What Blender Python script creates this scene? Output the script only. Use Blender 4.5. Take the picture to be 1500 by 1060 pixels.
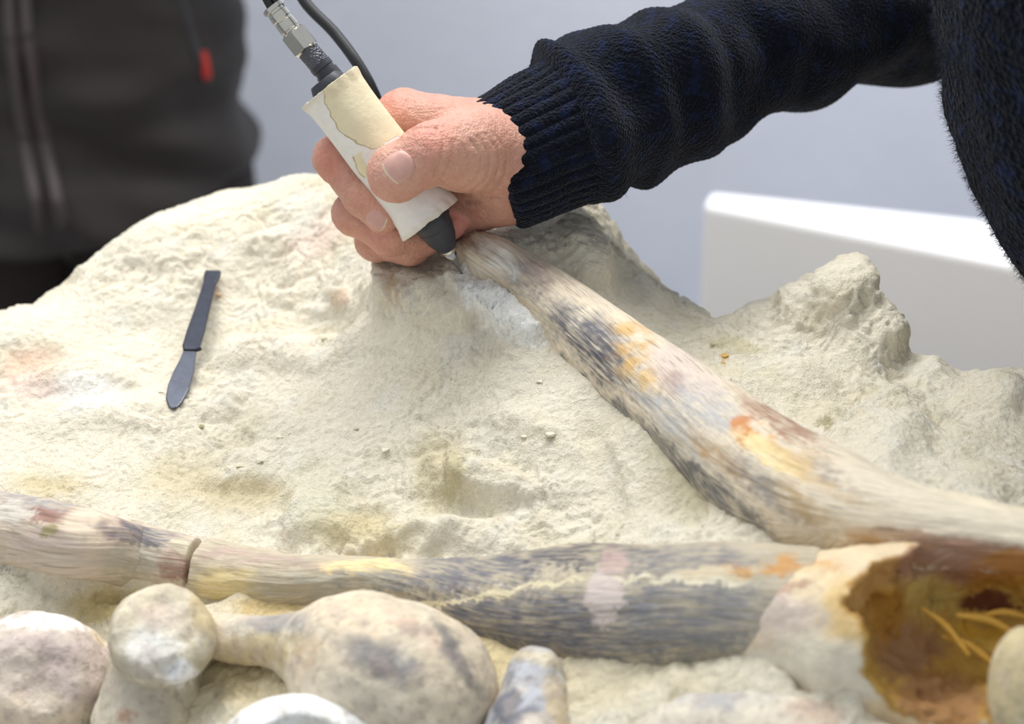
import bpy, math
import numpy as np
from mathutils import Vector

# ------------------------------------------------------------------ camera / light
scn = bpy.context.scene
for o in list(bpy.data.objects):
    bpy.data.objects.remove(o)
COL = scn.collection
F = 70.0 / 36.0 * 1500.0
PITCH = math.radians(25)
CAM = np.array([0, 0, 1.5])
FW = np.array([0, math.cos(PITCH), -math.sin(PITCH)])
UP = np.array([0, math.sin(PITCH), math.cos(PITCH)])
RT = np.array([1.0, 0, 0])
cd = bpy.data.cameras.new('camera')
cam = bpy.data.objects.new('camera', cd)
COL.objects.link(cam)
cam.location = CAM
cam.rotation_euler = (math.pi / 2 - PITCH, 0, 0)
cd.lens = 70
cd.sensor_width = 36
cd.clip_start = 0.02
cd.dof.use_dof = True
cd.dof.focus_distance = 0.852
cd.dof.aperture_fstop = 7.0
scn.camera = cam
w = bpy.data.worlds.new('world')
scn.world = w
w.use_nodes = True
w.node_tree.nodes['Background'].inputs[0].default_value = (0.90, 0.95, 1.0, 1)
w.node_tree.nodes['Background'].inputs[1].default_value = 0.55


def area(name, loc, target, size, power, col):
    l = bpy.data.lights.new(name, 'AREA')
    l.shape = 'RECTANGLE'
    l.size, l.size_y = size
    l.energy = power
    l.color = col
    o = bpy.data.objects.new(name, l)
    COL.objects.link(o)
    o.location = loc
    o.rotation_euler = (Vector(target) - Vector(loc)).to_track_quat('-Z', 'Y').to_euler()
    return o


area('ceiling_lamp_left_offscreen', (-0.75, 1.0, 2.8), (-0.75, 1.001, 0), (0.9, 0.9), 14, (1.0, 0.985, 0.96))
area('ceiling_lamp_offscreen', (0.2, 1.45, 2.8), (0.2, 1.451, 0), (1.8, 0.7), 34, (1.0, 0.99, 0.97))
vs = scn.view_settings
vs.view_transform = 'Standard'
vs.look = 'None'
vs.gamma = 1
vs.use_curve_mapping = False
vs.exposure = 0.2

# ------------------------------------------------------------------ helpers
def P(px, py, d):
    return CAM + FW * d + RT * ((px - 750) / F * d) + UP * ((530 - py) / F * d)


def proj(V):
    q = V - CAM
    d = np.maximum(q @ FW, 1e-3)
    return 750 + F * (q @ RT) / d, 530 - F * (q @ UP) / d, d


def lin(c):
    c = np.asarray(c, float) / 255.0
    return np.where(c <= 0.04045, c / 12.92, ((c + 0.055) / 1.055) ** 2.4)


def smooth(a, b, x):
    t = np.clip((x - a) / (b - a), 0, 1)
    return t * t * (3 - 2 * t)


def _hash(ix, iy, iz, seed):
    h = (ix * 374761393 + iy * 668265263 + iz * 2147483647 + seed * 1274126177) & 0xFFFFFFFF
    h = ((h ^ (h >> 13)) * 1274126177) & 0xFFFFFFFF
    h = ((h ^ (h >> 16)) * 2246822519) & 0xFFFFFFFF
    return (h ^ (h >> 15)) & 0xFFFF


GR = np.random.RandomState(5).normal(size=(256, 3))
GR /= np.linalg.norm(GR, axis=1)[:, None]
GR = GR.astype(np.float32)


def pn(p, seed=0):
    p = np.asarray(p, np.float32)
    i = np.floor(p).astype(np.int64)
    f = p - i
    u = f * f * f * (f * (f * 6 - 15) + 10)
    out = 0
    for dx in (0, 1):
        for dy in (0, 1):
            for dz in (0, 1):
                g = GR[_hash(i[:, 0] + dx, i[:, 1] + dy, i[:, 2] + dz, seed) & 255]
                dot = g[:, 0] * (f[:, 0] - dx) + g[:, 1] * (f[:, 1] - dy) + g[:, 2] * (f[:, 2] - dz)
                wx = u[:, 0] if dx else 1 - u[:, 0]
                wy = u[:, 1] if dy else 1 - u[:, 1]
                wz = u[:, 2] if dz else 1 - u[:, 2]
                out = out + dot * wx * wy * wz
    return out * 1.5


def fbm(p, scale, octv=3, seed=0, gain=0.5):
    s = 0
    a = 1.0
    for k in range(octv):
        s = s + a * pn(p * (scale * 2 ** k) + 7.3 * k, seed + k)
        a *= gain
    return s


def mesh_obj(name, V, Fc, mat, parent=None, col=None, uv=None, smoothf=True):
    me = bpy.data.meshes.new(name)
    V = np.asarray(V, np.float32)
    if isinstance(Fc, np.ndarray):
        n, k = Fc.shape
        me.vertices.add(len(V))
        me.vertices.foreach_set('co', V.ravel())
        me.loops.add(n * k)
        me.loops.foreach_set('vertex_index', Fc.astype(np.int32).ravel())
        me.polygons.add(n)
        me.polygons.foreach_set('loop_start', np.arange(0, n * k, k, dtype=np.int32))
        me.update(calc_edges=True)
        me.validate()
    else:
        me.from_pydata([tuple(v) for v in V], [], Fc)
        me.update()
    if smoothf:
        me.polygons.foreach_set('use_smooth', np.ones(len(me.polygons), bool))
    if col is not None:
        a = me.attributes.new('Col', 'FLOAT_COLOR', 'POINT')
        c = np.ones((len(V), 4), np.float32)
        c[:, :3] = col
        a.data.foreach_set('color', c.ravel())
    if uv is not None:
        a = me.attributes.new('suv', 'FLOAT_VECTOR', 'POINT')
        c = np.zeros((len(V), 3), np.float32)
        c[:, :uv.shape[1]] = uv
        a.data.foreach_set('vector', c.ravel())
    me.materials.append(mat)
    o = bpy.data.objects.new(name, me)
    COL.objects.link(o)
    if parent is not None:
        o.parent = parent
    return o


def tag(o, label, cat, group=None, kind=None):
    if label:
        o['label'] = label
    if cat:
        o['category'] = cat
    if group:
        o['group'] = group
    if kind:
        o['kind'] = kind
    return o


def thing(name, label, cat, group=None):
    o = bpy.data.objects.new(name, None)
    COL.objects.link(o)
    o.empty_display_size = 0.02
    return tag(o, label, cat, group)


class NT:
    def __init__(s, name):
        s.m = bpy.data.materials.new(name)
        s.m.use_nodes = True
        s.t = s.m.node_tree
        s.b = s.t.nodes['Principled BSDF']

    def n(s, typ, **kw):
        nd = s.t.nodes.new(typ)
        for k, v in kw.items():
            setattr(nd, k, v)
        return nd

    def l(s, a, b):
        s.t.links.new(a, b)


def material(name, color=None, rough=0.8, metal=0.0, var=0.0, var_scale=60, bumps=(), coord='Object', sss=0, spec=0.5,
             stretch=None, sheen=0, varcol=None):
    """color None -> uses the 'Col' attribute. bumps: (scale, strength, distance, kind)"""
    q = NT(name)
    b = q.b
    b.inputs['Roughness'].default_value = rough
    b.inputs['Metallic'].default_value = metal
    b.inputs['Specular IOR Level'].default_value = spec
    if sheen:
        b.inputs['Sheen Weight'].default_value = sheen
        b.inputs['Sheen Roughness'].default_value = 0.5
    if coord == 'suv':
        src = q.n('ShaderNodeAttribute', attribute_name='suv').outputs['Vector']
    else:
        src = q.n('ShaderNodeTexCoord').outputs['Object']
    if stretch:
        mp = q.n('ShaderNodeMapping')
        mp.inputs['Scale'].default_value = stretch
        q.l(src, mp.inputs['Vector'])
        vec = mp.outputs['Vector']
    else:
        vec = src
    if color is None:
        cs = q.n('ShaderNodeAttribute', attribute_name='Col').outputs['Color']
    else:
        rgb = q.n('ShaderNodeRGB')
        rgb.outputs[0].default_value = (*lin(color), 1)
        cs = rgb.outputs[0]
    if var:
        nz = q.n('ShaderNodeTexNoise')
        nz.inputs['Scale'].default_value = var_scale
        nz.inputs['Detail'].default_value = 6
        nz.inputs['Roughness'].default_value = 0.65
        q.l(vec, nz.inputs['Vector'])
        mr = q.n('ShaderNodeMapRange')
        mr.inputs[1].default_value = 0.3
        mr.inputs[2].default_value = 0.7
        mr.inputs[3].default_value = 1 - var
        mr.inputs[4].default_value = 1 + var
        q.l(nz.outputs[0], mr.inputs[0])
        mx = q.n('ShaderNodeVectorMath', operation='SCALE')
        q.l(cs, mx.inputs[0])
        q.l(mr.outputs[0], mx.inputs['Scale'])
        cs = mx.outputs[0]
        if varcol is not None:
            mm = q.n('ShaderNodeMix', data_type='RGBA')
            r2 = q.n('ShaderNodeValToRGB')
            r2.color_ramp.elements[0].position = 0.52
            r2.color_ramp.elements[1].position = 0.7
            n2 = q.n('ShaderNodeTexNoise')
            n2.inputs['Scale'].default_value = var_scale * 0.6
            n2.inputs['Detail'].default_value = 4
            q.l(vec, n2.inputs['Vector'])
            q.l(n2.outputs[0], r2.inputs[0])
            q.l(r2.outputs[0], mm.inputs[0])
            q.l(cs, mm.inputs[6])
            mm.inputs[7].default_value = (*lin(varcol), 1)
            cs = mm.outputs[2]
    q.l(cs, b.inputs['Base Color'])
    if sss:
        b.inputs['Subsurface Weight'].default_value = sss
        b.inputs['Subsurface Radius'].default_value = (1.0, 0.35, 0.2)
        b.inputs['Subsurface Scale'].default_value = 0.004
    prev = None
    for sc, st, dist, kind in bumps:
        if kind == 'noise':
            t = q.n('ShaderNodeTexNoise')
            t.inputs['Detail'].default_value = 5
            t.inputs['Roughness'].default_value = 0.6
            t.inputs['Scale'].default_value = sc
            out = t.outputs[0]
        elif kind == 'voronoi':
            t = q.n('ShaderNodeTexVoronoi')
            t.inputs['Scale'].default_value = sc
            out = t.outputs['Distance']
        else:
            t = q.n('ShaderNodeTexWave')
            t.inputs['Scale'].default_value = sc
            t.inputs['Distortion'].default_value = 2
            t.inputs['Detail'].default_value = 2
            out = t.outputs['Fac'] if 'Fac' in t.outputs else t.outputs[1]
        q.l(vec, t.inputs['Vector'])
        bp = q.n('ShaderNodeBump')
        bp.inputs['Strength'].default_value = st
        bp.inputs['Distance'].default_value = dist
        q.l(out, bp.inputs['Height'])
        if prev is not None:
            q.l(prev, bp.inputs['Normal'])
        prev = bp.outputs[0]
    if prev is not None:
        q.l(prev, b.inputs['Normal'])
    return q.m


def paint(V, base, patches, seed=0, warp=9.0, extra=None):
    """stains: (px,py,rx,ry,angle_deg,colour,strength[,softness]) found on the surface by the pixel they show at"""
    x, y, d = proj(V)
    C = np.array(base, float) if np.ndim(base) == 2 else np.tile(lin(base), (len(V), 1))
    n1 = fbm(V, 90, 3, seed)
    n2 = fbm(V, 90, 3, seed + 31)
    n3 = fbm(V, 420, 3, seed + 57)
    xx = x + n1 * warp + n3 * warp * .5
    yy = y + n2 * warp + n3 * warp * .5
    for pt in patches:
        px, py, rx, ry, ang, c, s = pt[:7]
        soft = pt[7] if len(pt) > 7 else 0.35
        a = math.radians(ang)
        u = (xx - px) * math.cos(a) + (yy - py) * math.sin(a)
        v = -(xx - px) * math.sin(a) + (yy - py) * math.cos(a)
        r = np.sqrt((u / rx) ** 2 + (v / ry) ** 2) + n3 * .25
        m = (1 - smooth(1 - soft, 1 + soft, r)) * s
        if extra is not None and len(pt) > 8:
            m = m * extra[pt[8]]
        C = C * (1 - m[:, None]) + lin(c) * m[:, None]
    return C


def catmull(pts, n):
    pts = np.asarray(pts, float)
    t = np.linspace(0, len(pts) - 1, n)
    e = np.vstack([2 * pts[0] - pts[1], pts, 2 * pts[-1] - pts[-2]])
    i = np.minimum(t.astype(int), len(pts) - 2)
    f = (t - i)[:, None]
    p0, p1, p2, p3 = e[i], e[i + 1], e[i + 2], e[i + 3]
    return 0.5 * (2 * p1 + (p2 - p0) * f + (2 * p0 - 5 * p1 + 4 * p2 - p3) * f ** 2 + (3 * p1 - p0 - 3 * p2 + p3) * f ** 3)


def tube(path, rad, n, m, rfun=None, cap=True, ref=(0, 0, 1), flat=1.0):
    """path k x 3, rad k; returns V, F, (s metres, theta), centre line"""
    C = catmull(np.column_stack([np.asarray(path, float), np.asarray(rad, float)]), n)
    c, r = C[:, :3], C[:, 3]
    T = np.gradient(c, axis=0)
    T /= np.linalg.norm(T, axis=1)[:, None]
    B = np.cross(T, np.array(ref, float))
    B /= np.linalg.norm(B, axis=1)[:, None]
    N = np.cross(B, T)
    s = np.concatenate([[0], np.cumsum(np.linalg.norm(np.diff(c, axis=0), axis=1))])
    th = np.linspace(0, 2 * np.pi, m, endpoint=False)
    S, TH = np.meshgrid(s, th, indexing='ij')
    R = np.tile(r[:, None], (1, m))
    if rfun is not None:
        R = rfun(S, TH, R, s[-1])
    V = c[:, None, :] + R[..., None] * (np.cos(TH)[..., None] * B[:, None, :] * flat + np.sin(TH)[..., None] * N[:, None, :])
    V = V.reshape(-1, 3)
    idx = np.arange(n * m).reshape(n, m)
    a, b_ = idx[:-1], idx[1:]
    Q = np.stack([a, np.roll(a, -1, 1), np.roll(b_, -1, 1), b_], -1).reshape(-1, 4)
    uv = np.stack([S.ravel(), (TH * r[:, None]).ravel(), np.zeros(n * m)], 1)
    if cap:
        V = np.vstack([V, c[0], c[-1]])
        uv = np.vstack([uv, [0, 0, 0], [s[-1], 0, 0]])
        k = n * m
        f0 = np.stack([np.full(m, k), np.roll(idx[0], -1), idx[0], idx[0]], 1)
        f1 = np.stack([np.full(m, k + 1), idx[-1], np.roll(idx[-1], -1), np.roll(idx[-1], -1)], 1)
        fl = [list(map(int, q)) for q in Q] + [list(map(int, q[:3])) for q in f0] + [list(map(int, q[:3])) for q in f1]
        return V, fl, uv
    return V, Q, uv


def lathe(p0, p1, prof, m=48, mod=None):
    """profile (t along p0->p1 in metres, radius)"""
    p0 = np.array(p0, float)
    ax = np.array(p1, float) - p0
    ax /= np.linalg.norm(ax)
    b = np.cross(ax, [0.3, 1, 0.2])
    b /= np.linalg.norm(b)
    n = np.cross(ax, b)
    th = np.linspace(0, 2 * np.pi, m, endpoint=False)
    V, Fc = [], []
    for i, (t, r) in enumerate(prof):
        for j, a in enumerate(th):
            rr = r * (mod(t, a) if mod else 1)
            V.append(p0 + ax * t + (b * math.cos(a) + n * math.sin(a)) * rr)
    for i in range(len(prof) - 1):
        for j in range(m):
            k = (j + 1) % m
            Fc.append([i * m + j, i * m + k, (i + 1) * m + k, (i + 1) * m + j])
    Fc.append(list(range(m))[::-1])
    Fc.append([(len(prof) - 1) * m + j for j in range(m)])
    return np.array(V), Fc


# ---- signed distance modelling
def smin(a, b, k):
    h = np.clip(0.5 + 0.5 * (b - a) / k, 0, 1)
    return b * (1 - h) + a * h - k * h * (1 - h)


def rcone(p, a, b, ra, rb):
    a = np.asarray(a, float)
    ba = np.asarray(b, float) - a
    l2 = ba @ ba
    t = np.clip(((p - a) @ ba) / l2, 0, 1)
    return np.linalg.norm(p - a - t[:, None] * ba, axis=1) - (ra + (rb - ra) * t)


def ellip(p, c, r, axes=None):
    q = p - np.asarray(c, float)
    if axes is not None:
        q = q @ np.asarray(axes).T
    k0 = np.linalg.norm(q / r, axis=1)
    k1 = np.linalg.norm(q / (np.asarray(r) ** 2), axis=1)
    return k0 * (k0 - 1) / np.maximum(k1, 1e-9)


CAMAX = np.array([RT, UP, FW])


def mesh_sdf(fn, lo, hi, h):
    Bk = 8
    lo = np.asarray(lo, float)
    nb = np.ceil((np.asarray(hi) - lo) / (h * Bk)).astype(int)
    dims = nb * Bk
    D = np.full(dims, 1.0, np.float32)
    bi = np.stack(np.meshgrid(*[np.arange(k) for k in nb], indexing='ij'), -1).reshape(-1, 3)
    cen = lo + (bi * Bk + (Bk - 1) / 2) * h
    dc = fn(cen)
    off = np.stack(np.meshgrid(*[np.arange(Bk)] * 3, indexing='ij'), -1).reshape(-1, 3)
    act = np.abs(dc) < h * Bk * 1.5
    for b0, v in zip(bi[~act], dc[~act]):
        x, y, z = b0 * Bk
        D[x:x + Bk, y:y + Bk, z:z + Bk] = v
    A = bi[act]
    for k in range(0, len(A), 400):
        blk = A[k:k + 400]
        idx = (blk[:, None, :] * Bk + off[None]).reshape(-1, 3)
        D[idx[:, 0], idx[:, 1], idx[:, 2]] = fn(lo + idx * h)
    # surface nets
    ins = D < 0
    c = [ins[x:dims[0] - 1 + x, y:dims[1] - 1 + y, z:dims[2] - 1 + z] for x in (0, 1) for y in (0, 1) for z in (0, 1)]
    sm = sum(q.astype(np.int8) for q in c)
    cell = (sm > 0) & (sm < 8)
    ci = np.argwhere(cell)
    vid = np.full(cell.shape, -1, np.int64)
    vid[cell] = np.arange(len(ci))
    acc = np.zeros((len(ci), 3))
    cnt = np.zeros(len(ci))
    crn = [np.array(q) for q in [(0, 0, 0), (1, 0, 0), (0, 1, 0), (0, 0, 1), (1, 1, 0), (1, 0, 1), (0, 1, 1), (1, 1, 1)]]
    for i in range(8):
        for j in range(i + 1, 8):
            if np.abs(crn[i] - crn[j]).sum() != 1:
                continue
            p, q = ci + crn[i], ci + crn[j]
            a, b = D[p[:, 0], p[:, 1], p[:, 2]], D[q[:, 0], q[:, 1], q[:, 2]]
            m = (a < 0) != (b < 0)
            t = np.where(m, a / np.where(m, a - b, 1), 0)
            acc += np.where(m[:, None], crn[i] + t[:, None] * (crn[j] - crn[i]), 0)
            cnt += m
    V = lo + (ci + acc / np.maximum(cnt, 1)[:, None]) * h
    quads = []
    for ax in range(3):
        u, v = (ax + 1) % 3, (ax + 2) % 3
        sl0 = [slice(None)] * 3
        sl1 = [slice(None)] * 3
        sl0[ax] = slice(0, dims[ax] - 1)
        sl1[ax] = slice(1, dims[ax])
        ed = np.argwhere(ins[tuple(sl0)] != ins[tuple(sl1)])
        ed = ed[(ed[:, u] > 0) & (ed[:, v] > 0) & (ed[:, u] < dims[u] - 1) & (ed[:, v] < dims[v] - 1)]
        fl = ins[ed[:, 0], ed[:, 1], ed[:, 2]]
        du = np.eye(3, dtype=int)[u]
        dv = np.eye(3, dtype=int)[v]
        g = lambda e: vid[e[:, 0], e[:, 1], e[:, 2]]
        q = np.stack([g(ed - du - dv), g(ed - dv), g(ed), g(ed - du)], 1)
        q[~fl] = q[~fl][:, ::-1]
        quads.append(q)
    Q = np.vstack(quads)
    Q = Q[(Q >= 0).all(1)]
    return V, Q


def normals(V, Q):
    n = np.cross(V[Q[:, 2]] - V[Q[:, 0]], V[Q[:, 3]] - V[Q[:, 1]])
    N = np.zeros_like(V)
    for k in range(4):
        for a in range(3):
            N[:, a] += np.bincount(Q[:, k], n[:, a], len(V))
    return N / np.maximum(np.linalg.norm(N, axis=1), 1e-12)[:, None]


# ------------------------------------------------------------------ setting
M_wall = material('wall_plaster', (216, 220, 233), 0.9, var=0.06, var_scale=2.2, bumps=((40, .2, .004, 'noise'),))
M_floor = material('floor_concrete', (150, 150, 152), 0.8, var=0.08, var_scale=3)


def box(name, lo, hi, mat, parent=None):
    x0, y0, z0 = lo
    x1, y1, z1 = hi
    V = [(x, y, z) for x in (x0, x1) for y in (y0, y1) for z in (z0, z1)]
    Fc = [[0, 1, 3, 2], [4, 6, 7, 5], [0, 4, 5, 1], [2, 3, 7, 6], [0, 2, 6, 4], [1, 5, 7, 3]]
    return mesh_obj(name, V, Fc, mat, parent, smoothf=False)


tag(box('wall_back', (-3.5, 2.1, 0), (3.5, 2.25, 3.2), M_wall), None, None, kind='structure')
tag(box('floor', (-3.5, -1.5, -0.1), (3.5, 2.25, 0), M_floor), None, None, kind='structure')

# white plinth behind the rock
M_white = material('white_board', (238, 238, 240), 0.55, var=0.02, var_scale=4)
V = [(.1536, 1.504), (.80, 1.126), (.80, 1.338), (.162, 1.535)]
vv = [(x, y, 0) for x, y in V] + [(x, y, .939) for x, y in V]
o = mesh_obj('display_plinth', vv, [[3, 2, 1, 0], [4, 5, 6, 7], [0, 1, 5, 4], [1, 2, 6, 5], [2, 3, 7, 6], [3, 0, 4, 7]], M_white, smoothf=False)
bv = o.modifiers.new('bevel', 'BEVEL')
bv.width = .006
bv.segments = 3
tag(o, 'plain white box plinth standing behind the rock near the pale wall', 'plinth')

# ------------------------------------------------------------------ rock block
SIL = [(-160, 480, .985), (-60, 458, .985), (45, 450, .99), (100, 405, 1.0), (210, 345, 1.02), (330, 290, 1.04), (440, 262, 1.03), (540, 272, 1.0),
       (640, 290, .98), (740, 312, .97), (820, 288, .97), (870, 312, .965), (930, 380, .96), (1000, 442, .95), (1060, 468, .93),
       (1110, 456, .925), (1150, 430, .915), (1185, 405, .91), (1225, 393, .905), (1275, 438, .90), (1310, 462, .90), (1400, 554, .89),
       (1450, 548, .87), (1500, 547, .86), (1570, 570, .85)]
INN = [(0, 1060, .78), (250, 1060, .755), (500, 1060, .735), (750, 1060, .72), (1000, 1060, .70), (1250, 1060, .685), (1500, 1060, .675),
       (0, 830, .82), (200, 830, .82), (0, 620, .895), (150, 700, .865), (200, 560, .92), (300, 450, .96), (300, 620, .895), (450, 720, .85),
       (450, 500, .925), (450, 380, .975), (600, 400, .91), (675, 402, .878), (700, 520, .868), (600, 620, .862), (700, 700, .832), (620, 830, .80),
       (400, 860, .80), (900, 720, .80), (1080, 790, .748), (960, 600, .815), (860, 600, .835), (800, 470, .862), (780, 400, .885), (900, 450, .885),
       (1000, 510, .885), (1100, 590, .85), (1200, 520, .878), (1230, 450, .893), (1250, 640, .815), (1330, 560, .868), (1400, 660, .80),
       (1480, 640, .82), (1480, 740, .757), (1250, 800, .725), (1480, 830, .715), (800, 930, .757), (1000, 950, .727), (500, 950, .768), (200, 950, .79),
       (1200, 960, .70), (1350, 960, .70)]
ctl = [P(*q) for q in SIL + INN]
for q in SIL:
    p = P(*q)
    ctl.append(p + np.array([0, .05, -.045]))
    ctl.append(p + np.array([0, .12, -.13]))
for x in np.linspace(-.42, .30, 8):
    ctl.append(np.array([x, .50, 1.0 if abs(x) < .3 else .97]))
for yy in (.55, .7, .85, 1.0):
    ctl.append(np.array([-.44, yy, .99]))
    ctl.append(np.array([.31, yy, 1.03 - max(0, yy - .85) * .6]))
ctl = np.array(ctl)


def tps_fit(xy, z, lam=2e-4):
    n = len(xy)
    xy = xy * 5
    r = np.linalg.norm(xy[:, None] - xy[None], axis=2)
    K = np.where(r > 0, r * r * np.log(np.maximum(r, 1e-9)), 0) + lam * np.eye(n)
    Pm = np.column_stack([np.ones(n), xy])
    A = np.block([[K, Pm], [Pm.T, np.zeros((3, 3))]])
    s = np.linalg.solve(A, np.concatenate([z, np.zeros(3)]))
    return xy, s


def tps_eval(fit, q):
    xy, s = fit
    q = q * 5
    out = s[-3] + q @ s[-2:]
    for i in range(len(xy)):
        r2 = ((q - xy[i]) ** 2).sum(1)
        out = out + s[i] * 0.5 * r2 * np.log(np.maximum(r2, 1e-12))
    return out


GX0, GX1, GY0, GY1, GH = -.44, .30, .50, 1.16, .00095
gx = np.arange(GX0, GX1, GH)
gy = np.arange(GY0, GY1, GH)
fit = tps_fit(ctl[:, :2], ctl[:, 2])
GXX, GYY = np.meshgrid(gx, gy, indexing='ij')
xy = np.column_stack([GXX.ravel(), GYY.ravel()])
cg = 4
cx, cy = gx[::cg], gy[::cg]
CX, CY = np.meshgrid(cx, cy, indexing='ij')
zc = tps_eval(fit, np.column_stack([CX.ravel(), CY.ravel()])).reshape(CX.shape)


def bil(Z, x0, y0, h, x, y):
    fx = np.clip((x - x0) / h, 0, Z.shape[0] - 1.001)
    fy = np.clip((y - y0) / h, 0, Z.shape[1] - 1.001)
    i, j = fx.astype(int), fy.astype(int)
    a, b = fx - i, fy - j
    return Z[i, j] * (1 - a) * (1 - b) + Z[i + 1, j] * a * (1 - b) + Z[i, j + 1] * (1 - a) * b + Z[i + 1, j + 1] * a * b


Z = bil(zc, GX0, GY0, GH * cg, xy[:, 0], xy[:, 1])
B3 = np.column_stack([xy, Z])
px, py, pd = proj(B3)
gz = np.gradient(Z.reshape(GXX.shape), GH)
nzz = 1 / np.sqrt(1 + gz[0].ravel() ** 2 + gz[1].ravel() ** 2)
wob = B3.copy()
w1 = fbm(wob, 14, 2, 3)
wv = wob + .012 * np.column_stack([fbm(wob, 22, 2, 11), fbm(wob, 22, 2, 12), fbm(wob, 22, 2, 13)])
det = .0065 * fbm(wv, 18, 2, 1)
bil1 = np.abs(fbm(wv, 42, 2, 21))
rough = .25 + .75 * smooth(-.15, .35, fbm(wob, 16, 2, 19))
det += .0042 * (bil1 - .3) * rough
w2 = wob + .002 * np.column_stack([fbm(wob, 60, 2, 111), fbm(wob, 60, 2, 112), fbm(wob, 60, 2, 113)])
bil2 = np.abs(pn(w2 * 115, 23)) + .5 * np.abs(pn(w2 * 230, 24))
det += .0011 * (bil2 - .3) * rough
det += .0005 * fbm(wob, 260, 2, 25) * (.3 + .7 * rough)
pit = smooth(.42, .62, pn(wob * 150, 27)) * rough
det -= .0011 * pit
# chipped facets
fq = (fbm(w2, 40, 3, 77) + 1) * 3.5
cellv = np.floor(fq)
fac = fq - cellv
det += (.0018 * smooth(.0, .12, fac) - .0018 * fac) * (.4 + .6 * rough)
# granular zones
gm = smooth(.16, .42, fbm(wob, 17, 3, 41))
GRAV = [(270, 700, 60, 35), (330, 720, 45, 30), (520, 770, 60, 35), (700, 680, 60, 40), (70, 715, 50, 22), (360, 740, 60, 30), (150, 880, 60, 30),
        (640, 720, 50, 60), (560, 800, 60, 20)]
for a, b, rx, ry in GRAV:
    gm = np.maximum(gm * .9, np.exp(-((px - a) / rx) ** 2 - ((py - b) / ry) ** 2))
gran = pn(wob * 520, 51) + .7 * pn(wob * 800, 52)
det += gm * .0008 * gran
# local forms: (px,py,rx,ry,height,angle)
FE = [(470, 765, 52, 60, .011, 0), (470, 812, 70, 14, -.003, 0), (715, 712, 72, 26, .008, 8), (690, 742, 80, 16, -.003, 0), (700, 785, 60, 26, .005, 0),
      (600, 790, 90, 18, .006, -8), (565, 812, 60, 10, -.004, -20), (470, 455, 70, 30, -.006, 0), (497, 437, 17, 14, .005, 0),
      (577, 425, 9, 28, .004, 0), (620, 440, 60, 40, .006, 20), (350, 520, 35, 30, .006, 0), (420, 520, 60, 20, .005, 0), (120, 560, 70, 25, .006, 0),
      (60, 530, 50, 25, -.003, 0), (90, 820, 80, 32, .014, 10), (230, 870, 90, 14, -.008, 0), (360, 715, 60, 18, -.006, 0),
      (1230, 430, 38, 40, .010, 0), (1170, 450, 30, 30, .005, 0), (1330, 520, 30, 35, -.008, 40), (1310, 620, 55, 45, .008, 0), (1370, 680, 60, 30, -.005, 0),
      (1180, 560, 60, 30, .004, 30), (1460, 580, 45, 30, .006, 0), (850, 370, 30, 60, .008, -30), (920, 420, 40, 20, -.004, 30),
      (735, 455, 64, 30, .009, 38), (810, 640, 16, 9, .002, 0), (1100, 720, 30, 20, -.004, 0), (1420, 930, 170, 130, -.06, 0), (200, 620, 90, 20, .004, 0),
      (250, 620, 50, 14, -.003, 0), (880, 680, 20, 60, -.003, -20), (1000, 740, 40, 30, -.003, 0)]


lump = fbm(wob, 70, 3, 121)


def visdepth(a, b):
    m = (np.abs(px - a) < 5) & (np.abs(py - b) < 5)
    return pd[m].min() if m.any() else None


for a, b, rx, ry, hgt, ang in FE:
    d0 = visdepth(a, b)
    if d0 is None:
        continue
    t = math.radians(ang)
    u = (px - a) * math.cos(t) + (py - b) * math.sin(t)
    v = -(px - a) * math.sin(t) + (py - b) * math.cos(t)
    r2 = (u / rx) ** 2 + (v / ry) ** 2
    det += hgt * 1.15 * np.exp(-(r2 * (1 + .5 * lump)) ** 1.9) * (np.abs(pd - d0) < .07)
# drilled strokes in the fresh white powder
st = np.exp(-(((px - 735) * .79 + (py - 448) * .61) / 75) ** 4 - ((-(px - 735) * .61 + (py - 448) * .79) / 32) ** 4)
det += st * .0034 * (np.abs(pn(B3 * np.array([420, 260, 420]), 9)) + .5 * np.abs(pn(B3 * 640, 19)))
edge = np.minimum.reduce([xy[:, 0] - GX0, GX1 - xy[:, 0], xy[:, 1] - GY0, GY1 - xy[:, 1]])
BN = np.column_stack([-gz[0].ravel(), -gz[1].ravel(), np.ones(len(Z))]) * nzz[:, None]
ROCKV = B3 + BN * det[:, None]
rpx, rpy, rpd = proj(ROCKV)


def surf(a, b, lift=0.0):
    """where the view line through a pixel meets the rock"""
    m = (np.abs(rpx - a) < 5) & (np.abs(rpy - b) < 5)
    d = rpd[m]
    p = P(a, b, d[d < d.min() + .008].mean())
    p[2] += lift
    return p


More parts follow.
